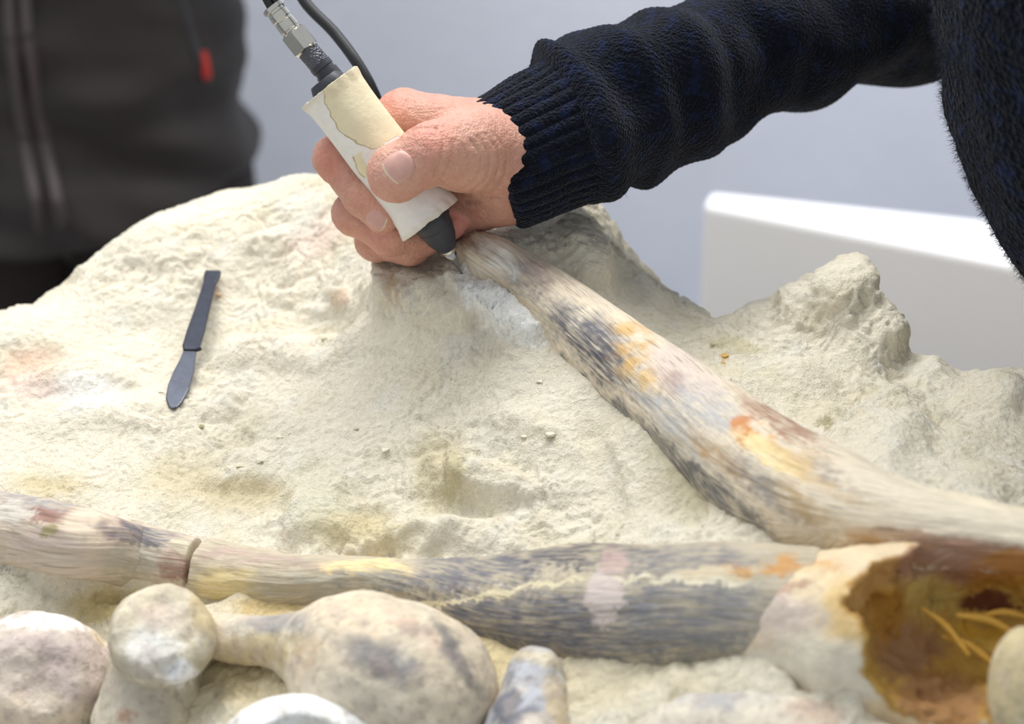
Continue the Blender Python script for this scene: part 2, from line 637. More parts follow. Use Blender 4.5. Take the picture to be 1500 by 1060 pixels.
cream = (228, 220, 200)
RP = [(735, 446, 80, 34, 38, (250, 249, 244), .97, .2), (120, 570, 60, 26, 5, (240, 238, 230), .8), (40, 535, 45, 25, -10, (226, 196, 172), .75, .5),
      (45, 568, 45, 20, 0, (232, 205, 192), .6, .5), (470, 345, 50, 22, -30, (232, 205, 190), .55, .6),
      (497, 437, 16, 13, 0, (222, 198, 172), .8), (577, 425, 9, 28, 8, (205, 180, 145), .7),
      (660, 700, 20, 40, 10, (180, 172, 125), .6, .5), (470, 735, 50, 55, 0, (198, 195, 170), .5, .5), (270, 705, 60, 30, 0, (212, 198, 158), .6, .6),
      (520, 775, 60, 30, 0, (208, 194, 150), .7, .6), (75, 712, 50, 18, 0, (205, 190, 148), .7, .5), (360, 725, 60, 25, 0, (210, 196, 155), .6, .5),
      (160, 885, 60, 25, -10, (210, 190, 130), .8, .5), (640, 690, 30, 60, 0, (212, 200, 165), .6, .5), (400, 890, 60, 18, 5, (216, 190, 130), .8, .5),
      (720, 950, 60, 40, 20, (215, 195, 145), .7, .5), (560, 1000, 400, 60, 0, (216, 200, 158), .5, .6), (350, 960, 60, 60, 0, (205, 185, 135), .6, .5),
      (1000, 690, 30, 70, -35, (215, 205, 165), .5, .6),
      (1210, 620, 12, 8, 0, (150, 140, 100), .7), (1080, 505, 40, 10, 10, (200, 190, 150), .6), (1060, 525, 8, 5, 0, (205, 165, 80), .8),
      (805, 640, 14, 8, 0, (225, 215, 190), .8), (315, 430, 15, 6, 0, (225, 195, 160), .6)]
C = np.tile(lin(cream), (len(ROCKV), 1))
n = fbm(wob, 30, 4, 61)[:, None]
C = C * (1 - .5 * smooth(.15, .6, n)) + lin((215, 205, 178)) * .5 * smooth(.15, .6, n)
n = fbm(wob, 45, 3, 66)[:, None]
C = C * (1 - .4 * smooth(.2, .6, n)) + lin((226, 224, 214)) * .4 * smooth(.2, .6, n)
C = C * (1 - .35 * gm[:, None]) + lin((208, 196, 162)) * .35 * gm[:, None]
C = paint(ROCKV, C, RP, 5, 11)
nx, ny = GXX.shape
idx = np.arange(nx * ny).reshape(nx, ny)
Q = np.stack([idx[:-1, :-1], idx[1:, :-1], idx[1:, 1:], idx[:-1, 1:]], -1).reshape(-1, 4)
ring = np.concatenate([idx[:, 0], idx[-1, 1:], idx[::-1, -1][1:], idx[0, ::-1][1:-1]])
rv = ROCKV[ring].copy()
rv[:, 2] = .80
k = len(ROCKV) + np.arange(len(ring))
Q2 = np.stack([ring, k, np.roll(k, -1), np.roll(ring, -1)], 1)
M_rock = material('pale_marl', None, .95, var=.10, var_scale=420, spec=.2,
                  bumps=((420, .7, .0022, 'noise'), (1300, .6, .0010, 'noise'), (170, .35, .002, 'noise')))
rock = mesh_obj('rock_block', np.vstack([ROCKV, rv]), np.vstack([Q, Q2]), M_rock, None, np.vstack([C, C[ring]]))
tag(rock, 'big cream marl rock block holding half uncovered fossil bones', 'rock')

# table carrying the block
M_wood = material('table_wood', (150, 120, 85), .7, var=.2, var_scale=14, stretch=(1, 8, 8))
tb = thing('work_table', 'wooden work table carrying the cream rock block', 'table')
tb.location = (-.07, .83, 0)
box('table_top', (-.5, -.36, .76), (.42, .42, .8003), M_wood, tb)
for sx in (-.47, .34):
    for sy in (-.33, .35):
        box('leg', (sx, sy, 0), (sx + .06, sy + .06, .762), M_wood, tb)

# ------------------------------------------------------------------ fossil bones
M_bone = material('fossil_bone', None, .62, var=.15, var_scale=55, coord='suv', stretch=(3, 22, 1), spec=.35,
                  bumps=((45, .5, .0012, 'noise'), (160, .4, .0006, 'noise')))
M_bone2 = material('fossil_bone_rough', None, .7, var=.14, var_scale=130, spec=.3,
                   bumps=((160, .6, .002, 'noise'), (600, .5, .0008, 'noise')))


def bone_tube(name, pts, mats, patches, base, parent, n=330, m=170, sink=.0, seed=0, cut0=None, cut1=None):
    path, rad = [], []
    for a, b, r, *dd in pts:
        p = P(a, b, dd[0]) if dd else surf(a, b)
        d = (p - CAM) @ FW
        rr = r * d / F
        path.append(p + (CAM - p) / np.linalg.norm(CAM - p) * rr * sink)
        rad.append(rr)

    def rf(S, TH, R, L):
        q = np.column_stack([S.ravel() * 18, np.cos(TH.ravel()) * 1.3, np.sin(TH.ravel()) * 1.3])
        q2 = np.column_stack([S.ravel() * 60, (TH * R).ravel() * 500, 0 * S.ravel()])
        q3 = np.column_stack([S.ravel() * 90, np.cos(TH.ravel()) * 3, np.sin(TH.ravel()) * 3])
        R = R + (.0012 * pn(q, seed) + .00035 * pn(q2, seed + 3) + .0006 * pn(q3, seed + 4)).reshape(R.shape)
        if cut0:
            R = R * smooth(0, .0022, S + .0006)
        if cut1:
            R = R * smooth(0, .0022, L - S + .0006)
        return R
    V, Fc, uv = tube(path, rad, n, m, rf)
    V = np.array(V)
    streak = fbm(np.column_stack([uv[:, 0] * 60, uv[:, 1] * 800, 0 * uv[:, 0]]), 1, 3, seed + 9)
    blot = fbm(V, 110, 3, seed + 15)
    ex = {'s': np.clip(.75 + 1.1 * streak + .5 * blot, 0, 1), 'b': np.clip(.6 + 1.3 * blot, 0, 1)}
    C = paint(V, base, patches, seed, 10, ex)
    fl = smooth(.35, .6, streak)[:, None] * .32
    C = C * (1 - fl) + lin((222, 212, 190)) * fl
    dk = smooth(.3, .7, -streak)[:, None] * .35
    C = C * (1 - dk)
    return mesh_obj(name, V, Fc, mats, parent, C, uv)


GREY = (112, 112, 120)
DGREY = (82, 82, 90)
OCH = (214, 168, 92)
PUR = (150, 122, 118)
CRM = (226, 212, 188)
fos = thing('fossil_jaw', 'long forked fossil bone with two grey streaked branches meeting at a broken ochre end', 'fossil')
up_p = [(700, 352, 40, 20, 30, (150, 125, 112), .9, .4, 's'), (760, 385, 60, 30, 35, (206, 190, 172), .7), (765, 402, 32, 22, 40, (110, 112, 118), .75, .5, 's'),
        (735, 380, 40, 18, 38, (235, 232, 220), .8, .4, 'b'), (745, 432, 40, 9, 38, (218, 200, 168), .9), (830, 425, 70, 16, 32, (190, 165, 155), .7, .5, 's'), (850, 445, 45, 14, 30, (236, 222, 196), .8),
        (870, 495, 75, 34, 36, GREY, .95, .4, 's'), (885, 530, 60, 26, 40, DGREY, .9, .5, 's'), (850, 475, 26, 14, 20, (90, 92, 102), .8, .5, 'b'),
        (925, 500, 28, 40, -20, OCH, .75, .5, 'b'), (945, 545, 45, 22, 20, (216, 180, 120), .8, .4, 'b'), (1000, 545, 60, 30, 35, (215, 198, 186), .8),
        (985, 560, 26, 14, 30, PUR, .6, .5, 's'), (1040, 600, 60, 26, 30, (176, 176, 178), .8, .5, 's'), (970, 600, 50, 20, 40, (160, 162, 168), .8, .5, 's'),
        (1000, 640, 70, 24, 45, (190, 188, 182), .7, .5, 's'), (1145, 618, 75, 16, 32, (160, 120, 96), .9, .4, 's'), (1180, 610, 70, 8, 32, (206, 150, 70), .8),
        (1110, 640, 36, 16, 30, (226, 160, 70), .9, .4, 'b'), (1130, 665, 60, 18, 28, (238, 214, 160), .95), (1085, 625, 12, 26, 10, (198, 120, 50), .7, .5, 'b'),
        (1060, 675, 60, 14, 38, (190, 150, 96), .8, .5, 's'), (1200, 690, 80, 20, 32, (200, 168, 120), .8, .5, 's'), (1230, 700, 50, 12, 30, (150, 140, 136), .8, .5, 's'),
        (1130, 720, 80, 20, 38, (140, 136, 134), .85, .5, 's'), (1300, 710, 80, 30, 30, CRM, .9), (1180, 745, 60, 20, 40, (190, 160, 110), .8, .5, 's'),
        (1400, 740, 170, 34, 14, (232, 220, 196), .95), (1400, 815, 120, 26, 4, (168, 128, 104), .95, .3), (1290, 800, 50, 16, 20, (186, 140, 80), .8, .5), (1500, 830, 70, 22, 5, (182, 126, 64), .95, .3), (1330, 785, 60, 7, 8, (186, 150, 120), .8),
        (850, 560, 90, 11, 40, DGREY, .95, .4, 's'), (960, 650, 110, 15, 41, (120, 120, 122), .95, .4, 's'), (1060, 730, 100, 18, 41, (112, 112, 112), .95, .4, 's')]
bone_tube('upper_branch', [(678, 355, 20), (715, 378, 35), (770, 418, 46), (850, 478, 55), (945, 555, 64), (1040, 632, 76), (1140, 705, 88), (1230, 748, 86, .742), (1320, 770, 64, .725), (1420, 786, 48, .713), (1550, 802, 42, .703)],
          M_bone, up_p, CRM, fos, n=520, m=400, sink=.05, seed=2)
lo_p = [(350, 815, 60, 12, 6, (186, 160, 148), .8, .5, 's'), (440, 825, 70, 10, 4, (180, 156, 146), .7, .5, 's'), (330, 860, 50, 26, 0, (226, 206, 150), .8),
        (450, 862, 90, 18, 0, (165, 162, 150), .8, .5, 's'), (540, 830, 70, 12, 3, (240, 218, 165), .95), (570, 850, 80, 14, 2, (140, 140, 135), .8, .5, 's'),
        (700, 835, 120, 26, -6, GREY, .95, .4, 's'), (850, 810, 90, 18, -3, DGREY, .9, .5, 's'), (700, 910, 130, 40, 8, (105, 105, 112), .97, .4, 's'), (860, 920, 160, 60, 2, GREY, .97, .4, 's'),
        (1010, 900, 110, 70, 0, (130, 130, 133), .95, .4, 's'), (1000, 820, 110, 22, -2, (118, 118, 124), .9, .4, 's'),
        (1050, 840, 70, 10, 0, (222, 205, 170), .8), (886, 868, 27, 48, 8, (208, 194, 187), .95, .15), (900, 825, 20, 18, 0, (190, 164, 156), .85, .3),
        (640, 880, 60, 5, -6, (226, 214, 180), .95, .3), (740, 868, 60, 5, -9, (226, 214, 180), .95, .3), (820, 852, 40, 5, -14, (226, 214, 180), .95, .3), (1000, 848, 110, 5, 2, (226, 216, 190), .95, .3),
        (1130, 830, 60, 16, 0, (206, 150, 80), .9, .4, 'b')]
bone_tube('lower_branch', [(292, 832, 43), (350, 842, 43), (420, 850, 41), (520, 850, 38), (610, 862, 44), (720, 885, 72), (840, 893, 94), (960, 897, 99), (1080, 893, 99), (1200, 900, 96)],
          M_bone, lo_p, (196, 184, 160), fos, n=520, m=400, sink=-.05, seed=12, cut0=True)
tip_p = [(60, 735, 90, 12, 8, (140, 140, 144), .85, .5, 's'), (75, 755, 55, 14, 8, (150, 112, 100), .9, .3), (20, 750, 30, 16, 0, (205, 198, 186), .9, .3), (130, 770, 45, 22, 10, (232, 214, 190), .9, .3),
         (175, 778, 36, 18, 8, (166, 138, 132), .85, .3, 's'), (215, 785, 70, 14, 12, (105, 105, 112), .9, .4, 's'), (190, 820, 50, 26, 10, (178, 174, 158), .85, .4, 's'),
         (260, 830, 28, 20, 0, (150, 112, 100), .85, .4, 's'), (60, 790, 60, 16, 8, (196, 176, 166), .8, .4, 's'), (70, 780, 14, 10, 0, (150, 140, 90), .8),
         (270, 800, 20, 10, 10, (220, 210, 180), .8)]
bone_tube('broken_tip', [(-70, 760, 54), (0, 772, 54), (100, 792, 52), (200, 812, 47), (287, 829, 43)], M_bone, tip_p, (208, 192, 172), fos, n=300, m=320, sink=-.05, seed=22, cut1=True)


def bone_sdf(name, fn, c, ext, h, base, patches, parent=None, seed=0, mat=None, warp=10):
    c = np.asarray(c)
    V, Qd = mesh_sdf(fn, c - ext, c + ext, h)
    C = paint(V, base, patches, seed, warp)
    m1 = smooth(.1, .6, fbm(V, 130, 4, seed + 5))[:, None] * .4
    m2 = smooth(.1, .6, fbm(V, 90, 4, seed + 6))[:, None] * .4
    m3 = smooth(.3, .6, fbm(V, 330, 3, seed + 7))[:, None] * .4
    C = C * (1 - m1) + lin((176, 160, 150)) * m1
    C = C * (1 - m2) + lin((234, 225, 204)) * m2
    C = C * (1 - m3) + lin((132, 122, 112)) * m3
    return mesh_obj(name, V, Qd, mat or M_bone2, parent, C, V.copy())


def PX(r, d):
    return r * d / F


# broken hollow end where the branches meet
def toP(a, b, toward=0.0):
    p = surf(a, b)
    return p + (CAM - p) / np.linalg.norm(CAM - p) * toward


dj = .715
jA, jB = toP(1190, 738, -.006), P(1620, 890, .700)
jC, jD = P(1060, 893, .735), P(1240, 925, .712)
jE = P(1400, 950, .715)
cav = P(1425, 925, .682)


def cav_fn(p):
    return ellip(p, cav, np.array([.041, .034, .044]), CAMAX) + .005 * fbm(p, 60, 3, 71) + .0024 * np.abs(fbm(p, 180, 2, 75))


def joint_fn(p):
    d = rcone(p, jA, jB, PX(70, .75), PX(108, .71))
    d = smin(d, rcone(p, jC, jD, PX(94, .735), PX(118, .712)), .012)
    d = smin(d, ellip(p, jE, np.array([.055, .04, .03]), CAMAX), .012)
    d = -smin(-d, cav_fn(p), .002)
    return d + .0012 * fbm(p, 60, 3, 72)


jp = [(1130, 880, 80, 60, 0, (212, 196, 184), .9), (1170, 830, 60, 12, 0, (206, 150, 80), .85), (1130, 820, 60, 12, -5, (208, 172, 110), .8), (1200, 860, 60, 30, 20, (228, 208, 170), .8),
      (1150, 855, 50, 8, 0, (178, 140, 120), .7), (1240, 900, 30, 50, -15, (226, 190, 120), .7), (1150, 990, 150, 40, 5, (230, 222, 205), .9), (1210, 960, 70, 30, 20, (232, 222, 200), .9),
      (1350, 720, 190, 55, 14, (232, 220, 194), .95), (1290, 760, 60, 18, 25, (206, 170, 110), .7), (1240, 770, 60, 8, 15, (150, 120, 90), .8), (1180, 735, 60, 20, 30, (186, 160, 120), .8)]
cp = [(1400, 930, 160, 150, 0, (186, 148, 70), 1, .2), (1400, 820, 110, 34, -5, (168, 128, 104), .95, .4), (1270, 850, 40, 60, 10, (186, 142, 82), .95, .4), (1480, 830, 60, 30, -20, (182, 126, 64), .95, .4),
      (1360, 870, 40, 30, 0, (196, 172, 100), .8), (1450, 885, 46, 13, 0, (96, 50, 26), .98, .2), (1470, 860, 60, 12, 0, (170, 120, 40), .8), (1330, 950, 50, 50, 0, (160, 122, 92), .85),
      (1440, 930, 50, 12, 20, (214, 170, 60), .85), (1380, 1030, 70, 40, 10, (164, 122, 84), .85), (1460, 950, 30, 8, 30, (226, 190, 90), .85), (1300, 900, 24, 40, 0, (170, 120, 40), .85)]
V, Qd = mesh_sdf(joint_fn, np.minimum.reduce([jA, jB, jC, jD, jE]) - .05, np.maximum.reduce([jA, jB, jC, jD, jE]) + .05, .0012)
Co = paint(V, (226, 206, 172), jp, 3, 12)
Ci = paint(V, (184, 142, 78), cp, 8, 12)
mi = (1 - smooth(.0012, .0035, cav_fn(V)))[:, None]
mesh_obj('broken_end', V, Qd, M_bone2, fos, Co * (1 - mi) + Ci * mi, V.copy())
# bony struts inside the hollow end
for q, (a, b, c_, d_) in enumerate([((1400, 900), (1500, 935), 4, 3), ((1380, 930), (1470, 985), 4, 3), ((1350, 890), (1420, 960), 3, 4), ((1430, 905), (1510, 905), 3, 3)]):
    p0, p1 = P(a[0], a[1], .712), P(b[0], b[1], .706)
    V, Fc, uv = tube([p0, (p0 + p1) / 2 + np.array([0, .001, .002]), p1], [PX(c_, .71), PX(c_ + 2, .71), PX(d_, .71)], 30, 12)
    mesh_obj('bone_strut', V, Fc, M_bone2, fos, np.tile(lin((206, 160, 70)), (len(V), 1)), uv)

# foreground bones --------------------------------------------------------
d1 = .785
c = P(52, 1000, d1)


def f_disc(p):
    d = ellip(p, c, np.array([PX(122, d1), PX(103, d1), .03]), CAMAX)
    d2 = ellip(p, P(52, 985, d1 - .034), np.array([PX(75, d1), PX(60, d1), .012]), CAMAX)
    return -smin(-d, d2, .006) + .0012 * fbm(p, 80, 3, 5)


o = bone_sdf('fossil_vertebra', f_disc, c, .06, .0011, (205, 192, 178),
             [(70, 910, 80, 12, 2, (242, 240, 236), .95), (60, 960, 90, 30, 0, (186, 170, 166), .8), (20, 1000, 50, 50, 0, (214, 200, 186), .8), (120, 990, 50, 50, 0, (200, 184, 176), .8),
              (60, 1040, 80, 24, 0, (216, 200, 178), .8), (50, 990, 12, 30, 20, (170, 148, 145), .7), (150, 930, 20, 16, 40, (226, 208, 176), .8)], None, 31)
tag(o, 'flat rounded mauve grey fossil vertebra with a white upper rim beside the knob', 'fossil')

dk = .765
kc = P(238, 932, dk - .012)


def f_knob(p):
    d = ellip(p, kc, np.array([PX(77, dk), PX(74, dk), .024]), CAMAX)
    d = -smin(-d, -((p - kc) @ (-FW * .85 + UP * .45 + RT * .2) - .0115), .004)
    d = smin(d, rcone(p, P(238, 940, dk + .01), P(215, 1060, dk + .0), PX(66, dk), PX(80, dk)), .006)
    d2 = ellip(p, P(243, 985, dk - .034), np.array([PX(20, dk), PX(16, dk), .010]), CAMAX)
    d = -smin(-d, d2, .003)
    return d + .001 * fbm(p, 90, 3, 15)


o = bone_sdf('fossil_knuckle', f_knob, P(230, 990, dk), .065, .0011, (196, 186, 162),
             [(235, 905, 62, 40, 0, (222, 210, 184), .9), (225, 950, 40, 40, 20, (234, 232, 226), .9), (265, 985, 22, 22, 0, (246, 246, 246), .95), (240, 900, 36, 18, 10, (214, 194, 178), .6),
              (200, 1020, 60, 50, 0, (188, 180, 166), .8), (295, 900, 14, 40, -10, (206, 186, 140), .7),
              (180, 1050, 16, 10, 0, (160, 110, 80), .6)], None, 33)
tag(o, 'rounded fossil bone knob with a chalk white notched lower face', 'fossil')

dc = .742


def f_cond(p):
    d = ellip(p, P(560, 985, dc), np.array([PX(142, dc), PX(110, dc), .034]), CAMAX @ np.eye(3))
    d = smin(d, ellip(p, P(640, 1020, dc - .004), np.array([PX(90, dc), PX(92, dc), .03]), CAMAX), .012)
    d = smin(d, ellip(p, P(510, 930, dc + .004), np.array([PX(75, dc), PX(56, dc), .022]), CAMAX), .01)
    d = smin(d, rcone(p, P(300, 930, dc + .026), P(460, 945, dc + .008), PX(36, dc), PX(40, dc)), .012)
    return d + .0012 * fbm(p, 60, 3, 25)


o = bone_sdf('fossil_condyle', f_cond, P(510, 985, dc), .088, .0012, (212, 198, 174),
             [(555, 965, 50, 28, 25, (130, 128, 130), .85, .5), (600, 985, 24, 20, 25, (120, 120, 124), .7), (520, 905, 70, 24, 10, (226, 208, 180), .8), (600, 920, 50, 12, 35, (196, 168, 148), .7),
              (670, 960, 14, 60, -30, (100, 98, 104), .8, .5), (500, 1030, 120, 40, 0, (224, 212, 192), .8), (400, 915, 50, 22, -5, (150, 148, 148), .8, .5),
              (400, 950, 60, 24, 0, (206, 188, 146), .8), (330, 1010, 50, 60, 0, (196, 176, 130), .8), (450, 960, 14, 30, 20, (200, 175, 150), .6), (640, 1010, 40, 40, 0, (214, 200, 176), .7)], None, 35)
tag(o, 'large swollen fossil joint end with dark grey blotches and a narrow neck', 'fossil')

dw = .725


def f_rim(p):
    d = ellip(p, P(440, 1085, dw - .008), np.array([PX(112, dw), PX(68, dw), .022]), CAMAX)
    d2 = ellip(p, P(440, 1110, dw - .034), np.array([PX(80, dw), PX(62, dw), .018]), CAMAX)
    return -smin(-d, d2, .003) + .0007 * fbm(p, 90, 3, 45)


o = bone_sdf('fossil_fragment', f_rim, P(440, 1085, dw), .045, .001, (240, 240, 238), [], None, 36)
tag(o, 'small chalk white curved fossil rim in front of the large joint end', 'fossil')

dp = .722


def f_peg(p):
    d = rcone(p, P(785, 985, dp + .012), P(775, 1110, dp - .004), PX(42, dp), PX(82, dp))
    return d + .0011 * fbm(p, 90, 3, 55)


o = bone_sdf('fossil_peg', f_peg, P(778, 1040, dp), .05, .001, (168, 168, 172),
             [(790, 962, 40, 14, 5, (214, 200, 168), .9), (775, 1010, 30, 40, 10, (190, 192, 198), .8), (740, 1030, 14, 50, 15, (110, 112, 122), .85), (760, 1050, 30, 14, -20, (110, 110, 118), .8),
              (820, 1040, 18, 50, -15, (206, 186, 148), .8), (790, 1058, 30, 14, 0, (216, 204, 192), .8)], None, 37)
tag(o, 'upright grey fossil peg with a beige rounded top below the forked bone', 'fossil')

db = .70


def f_slab(p):
    d = ellip(p, P(1120, 1075, db), np.array([PX(185, db), PX(72, db), .022]), CAMAX)
    return d + .0013 * fbm(p, 60, 3, 65)


o = bone_sdf('fossil_slab', f_slab, P(1120, 1075, db), .06, .0012, (220, 210, 192),
             [(1060, 1022, 80, 18, -4, (168, 168, 170), .8, .5), (1200, 1040, 50, 20, 0, (206, 182, 160), .7), (1000, 1050, 60, 20, 0, (206, 196, 180), .7)], None, 38)
tag(o, 'low pale fossil slab with a grey streak under the broken bone end', 'fossil')


def f_peb(p):
    return ellip(p, P(1500, 1010, .668), np.array([PX(52, .67), PX(92, .67), .014]), CAMAX) + .0006 * fbm(p, 60, 2, 66)


o = bone_sdf('smooth_pebble', f_peb, P(1500, 1010, .668), .035, .001, (206, 190, 150), [], None, 39)
tag(o, 'smooth beige pebble lodged in the hollow ochre bone end', 'stone')

# loose chips lying on the rock
rs = np.random.RandomState(3)
chips = [(806, 637, 9, (214, 206, 188)), (297, 625, 6, (170, 160, 125)), (380, 676, 8, (220, 212, 192)), (352, 682, 7, (216, 206, 180)), (790, 560, 6, (222, 214, 194)), (768, 640, 5, (222, 214, 194)),
         (410, 640, 5, (222, 214, 190)), (1062, 522, 6, (206, 168, 96)), (1045, 505, 6, (190, 178, 140)), (235, 575, 5, (222, 212, 190)), (520, 628, 6, (206, 198, 172)), (565, 660, 7, (224, 216, 196)),
         (318, 432, 7, (226, 200, 170)), (475, 498, 5, (170, 160, 120))]
for a, b, r, colr in chips:
    p = surf(a, b)
    rr = PX(r, .87)
    V = rs.normal(size=(14, 3))
    V /= np.linalg.norm(V, axis=1)[:, None]
    V = V * rr * np.array([1.1, .9, .45]) * rs.uniform(.7, 1.2, (14, 1))
    import bmesh
    bm = bmesh.new()
    for v in V:
        bm.verts.new(v)
    hull = bmesh.ops.convex_hull(bm, input=bm.verts)
    for v in [v for v in bm.verts if not v.link_faces]:
        bm.verts.remove(v)
    me = bpy.data.meshes.new('rock_chip')
    bm.to_mesh(me)
    bm.free()
    me.materials.append(material('chip', colr, .9, bumps=((700, .4, .0005, 'noise'),)))
    o = bpy.data.objects.new('rock_chip', me)
    COL.objects.link(o)
    o.location = p + np.array([0, 0, rr * .25])
    if colr == (206, 168, 96):
        tag(o, 'tiny ochre stone chip on the rock between the long bone and the pointed rock peak', 'stone chip', 'loose chips on the rock')
    elif (a, b) == (806, 637):
        tag(o, 'largest pale stone flake on the bare rock between the two bone branches', 'stone chip', 'loose chips on the rock')
    else:
        tag(o, 'tiny dull beige loose chip of stone lying on the cream rock', 'stone chip', 'loose chips on the rock')

# ------------------------------------------------------------------ scalpel
M_steel = material('dark_steel', (58, 60, 68), .3, 1.0, var=.15, var_scale=200, bumps=((500, .08, .0003, 'noise'),))
M_blade = material('blade_steel', (84, 87, 96), .26, 1.0, var=.15, var_scale=250)
s0 = surf(313, 401)
s1 = surf(254, 602)
ax = s1 - s0
L = np.linalg.norm(ax)
ax /= L
side = np.cross(ax, [0, 0, 1])
side /= np.linalg.norm(side)
nrm = np.cross(side, ax)
if nrm[2] < 0:
    nrm = -nrm
lift = 0
for t in np.linspace(0, 1, 40):
    q = s0 + ax * L * t
    qa, qb, qd = proj(q[None])
    lift = max(lift, float((surf(qa[0], qb[0]) - q) @ -FW) * .75)
lift = min(lift, .006) * .8 + .0004
k = PX(1.25, .93)
sgn = 1 if proj((s0 + side * .01)[None])[0][0] > proj(s0[None])[0][0] else -1


def flat_part(name, outline, mat, parent, thick, ridge=None):
    pts = [s0 + nrm * lift + ax * (t * L) + side * (sgn * wd * k) for t, wd in outline]
    n = len(pts)
    V = [p for p in pts] + [p + nrm * thick for p in pts]
    Fc = [list(range(n))[::-1], list(range(n, 2 * n))] + [[i, (i + 1) % n, n + (i + 1) % n, n + i] for i in range(n)]
    o = mesh_obj(name, np.array(V), Fc, mat, parent, smoothf=False)
    b = o.modifiers.new('bevel', 'BEVEL')
    b.width = thick * .35
    b.segments = 2
    return o


sc = thing('scalpel', 'dark steel scalpel knife lying on the cream rock', 'scalpel')
flat_part('handle', [(0, -10), (0, 10), (.03, 10.5), (.10, 8), (.30, 9.5), (.45, 11), (.57, 11), (.585, 14), (.595, 10), (.60, 7), (.60, -8), (.57, -10.5), (.45, -10.5), (.3, -9), (.1, -8), (.03, -10)], M_steel, sc, .0022)
flat_part('blade', [(.595, -8), (.66, -9), (.74, -12), (.84, -14), (.93, -12), (.985, -6), (1.0, 0), (.99, 4), (.95, 8), (.86, 11.5), (.74, 11.5), (.66, 9), (.595, 7.5)], M_blade, sc, .0012)

# ------------------------------------------------------------------ engraving pen (air scribe)
T0 = P(483, 127, .862)
T1 = P(632, 322, .870)
TIP = surf(677, 401)
TIP = P(677, 401, float(np.clip((TIP - CAM) @ FW, .862, .888)) + .0008)
adir = (T1 - T0) / np.linalg.norm(T1 - T0)
M_black = material('black_plastic', (52, 53, 60), .42, var=.1, var_scale=300, bumps=((900, .1, .0003, 'noise'),))
M_knurl = material('knurled_steel', (92, 92, 98), .4, .7, bumps=((900, .9, .0006, 'voronoi'),))
M_chrome = material('nickel', (206, 202, 192), .16, 1.0, var=.05, var_scale=200)
M_tip = material('tip_steel', (170, 170, 172), .25, 1.0)
M_wrap = material('leather_wrap', None, .8, var=.04, var_scale=300, bumps=((500, .35, .0006, 'noise'), (120, .3, .001, 'noise')), spec=.3)
pen = thing('engraving_pen', 'pneumatic engraving pen wrapped in a cream leather sleeve held in the hand', 'engraving pen')
Ls = np.linalg.norm(T1 - T0)
RS = PX(41, .866)
ndir = (TIP - T1) / np.linalg.norm(TIP - T1)
Lc = np.linalg.norm(TIP - T1)
# wrap
pts = [T0 + adir * Ls * t for t in np.linspace(0, 1, 9)]
rad = [RS * q for q in (1.0, .98, .98, .98, .99, .98, .98, .99, 1.02)]


def rfw(S, TH, R, L):
    q = np.column_stack([S.ravel() * 60, np.cos(TH.ravel()) * 1.5, np.sin(TH.ravel()) * 1.5])
    e = smooth(.006, 0, S) + smooth(.006, 0, L - S)
    q2 = np.column_stack([S.ravel() * 20, np.cos(TH.ravel()) * 4, np.sin(TH.ravel()) * 4])
    lap = .0007 * smooth(.0, .10, np.mod(TH + 2.3 + 2 * S, 2 * np.pi)) - .0007 * np.mod(TH + 2.3 + 2 * S, 2 * np.pi) / (2 * np.pi)
    return R + (.0005 * pn(q, 3)).reshape(R.shape) + e * (.0007 + .0008 * pn(q2, 5).reshape(R.shape)) + lap


V, Q, uv = tube(pts, rad, 300, 300, rfw, cap=False)
# ragged ends
tt = (V - T0) @ adir
rag = .0005 * pn(V * 200, 4) + .0003 * pn(V * 700, 6)
V = V + adir * (rag * (smooth(.01, 0, tt) + smooth(.01, 0, Ls - tt)))[:, None]
def inpoly(x, y, poly):
    c = np.zeros(len(x), bool)
    n = len(poly)
    for i in range(n):
        (x0, y0), (x1, y1) = poly[i], poly[(i + 1) % n]
        if y0 != y1:
            c ^= ((y0 > y) != (y1 > y)) & (x < (x1 - x0) * (y - y0) / (y1 - y0) + x0)
    return c


wx, wy, wd_ = proj(V)
wx = wx + 4 * pn(V * 180, 61) + 1.5 * pn(V * 500, 62)
wy = wy + 4 * pn(V * 180, 63) + 1.5 * pn(V * 500, 64)
POL = [[(474, 116), (480, 150), (489, 172), (497, 187), (512, 197), (524, 207), (545, 217), (556, 215), (580, 202), (612, 190), (520, 85), (495, 96)],
       [(520, 226), (532, 222), (538, 238), (541, 258), (530, 250)]]
C0 = np.tile(lin((236, 233, 226)), (len(V), 1))
for pg in POL:
    pg = np.array(pg, float)
    big = pg.mean(0) + (pg - pg.mean(0)) * 1.0
    e = inpoly(wx, wy, [tuple(q) for q in pg + np.array([-1.4, 1.4])])
    C0[e] = lin((190, 176, 140))
    C0[inpoly(wx, wy, [tuple(q) for q in pg])] = lin((231, 220, 186))
en = (smooth(.004, 0, tt) + smooth(.003, 0, Ls - tt))[:, None] * .5
C0 = C0 * (1 - en) + lin((214, 202, 170)) * en
ow = mesh_obj('leather_sleeve', V, Q, M_wrap, pen, C0, uv)
ow['label'] = 'white leather sleeve with a worn yellowish patch'
so = ow.modifiers.new('solid', 'SOLIDIFY')
so.thickness = .0016
so.offset = -1
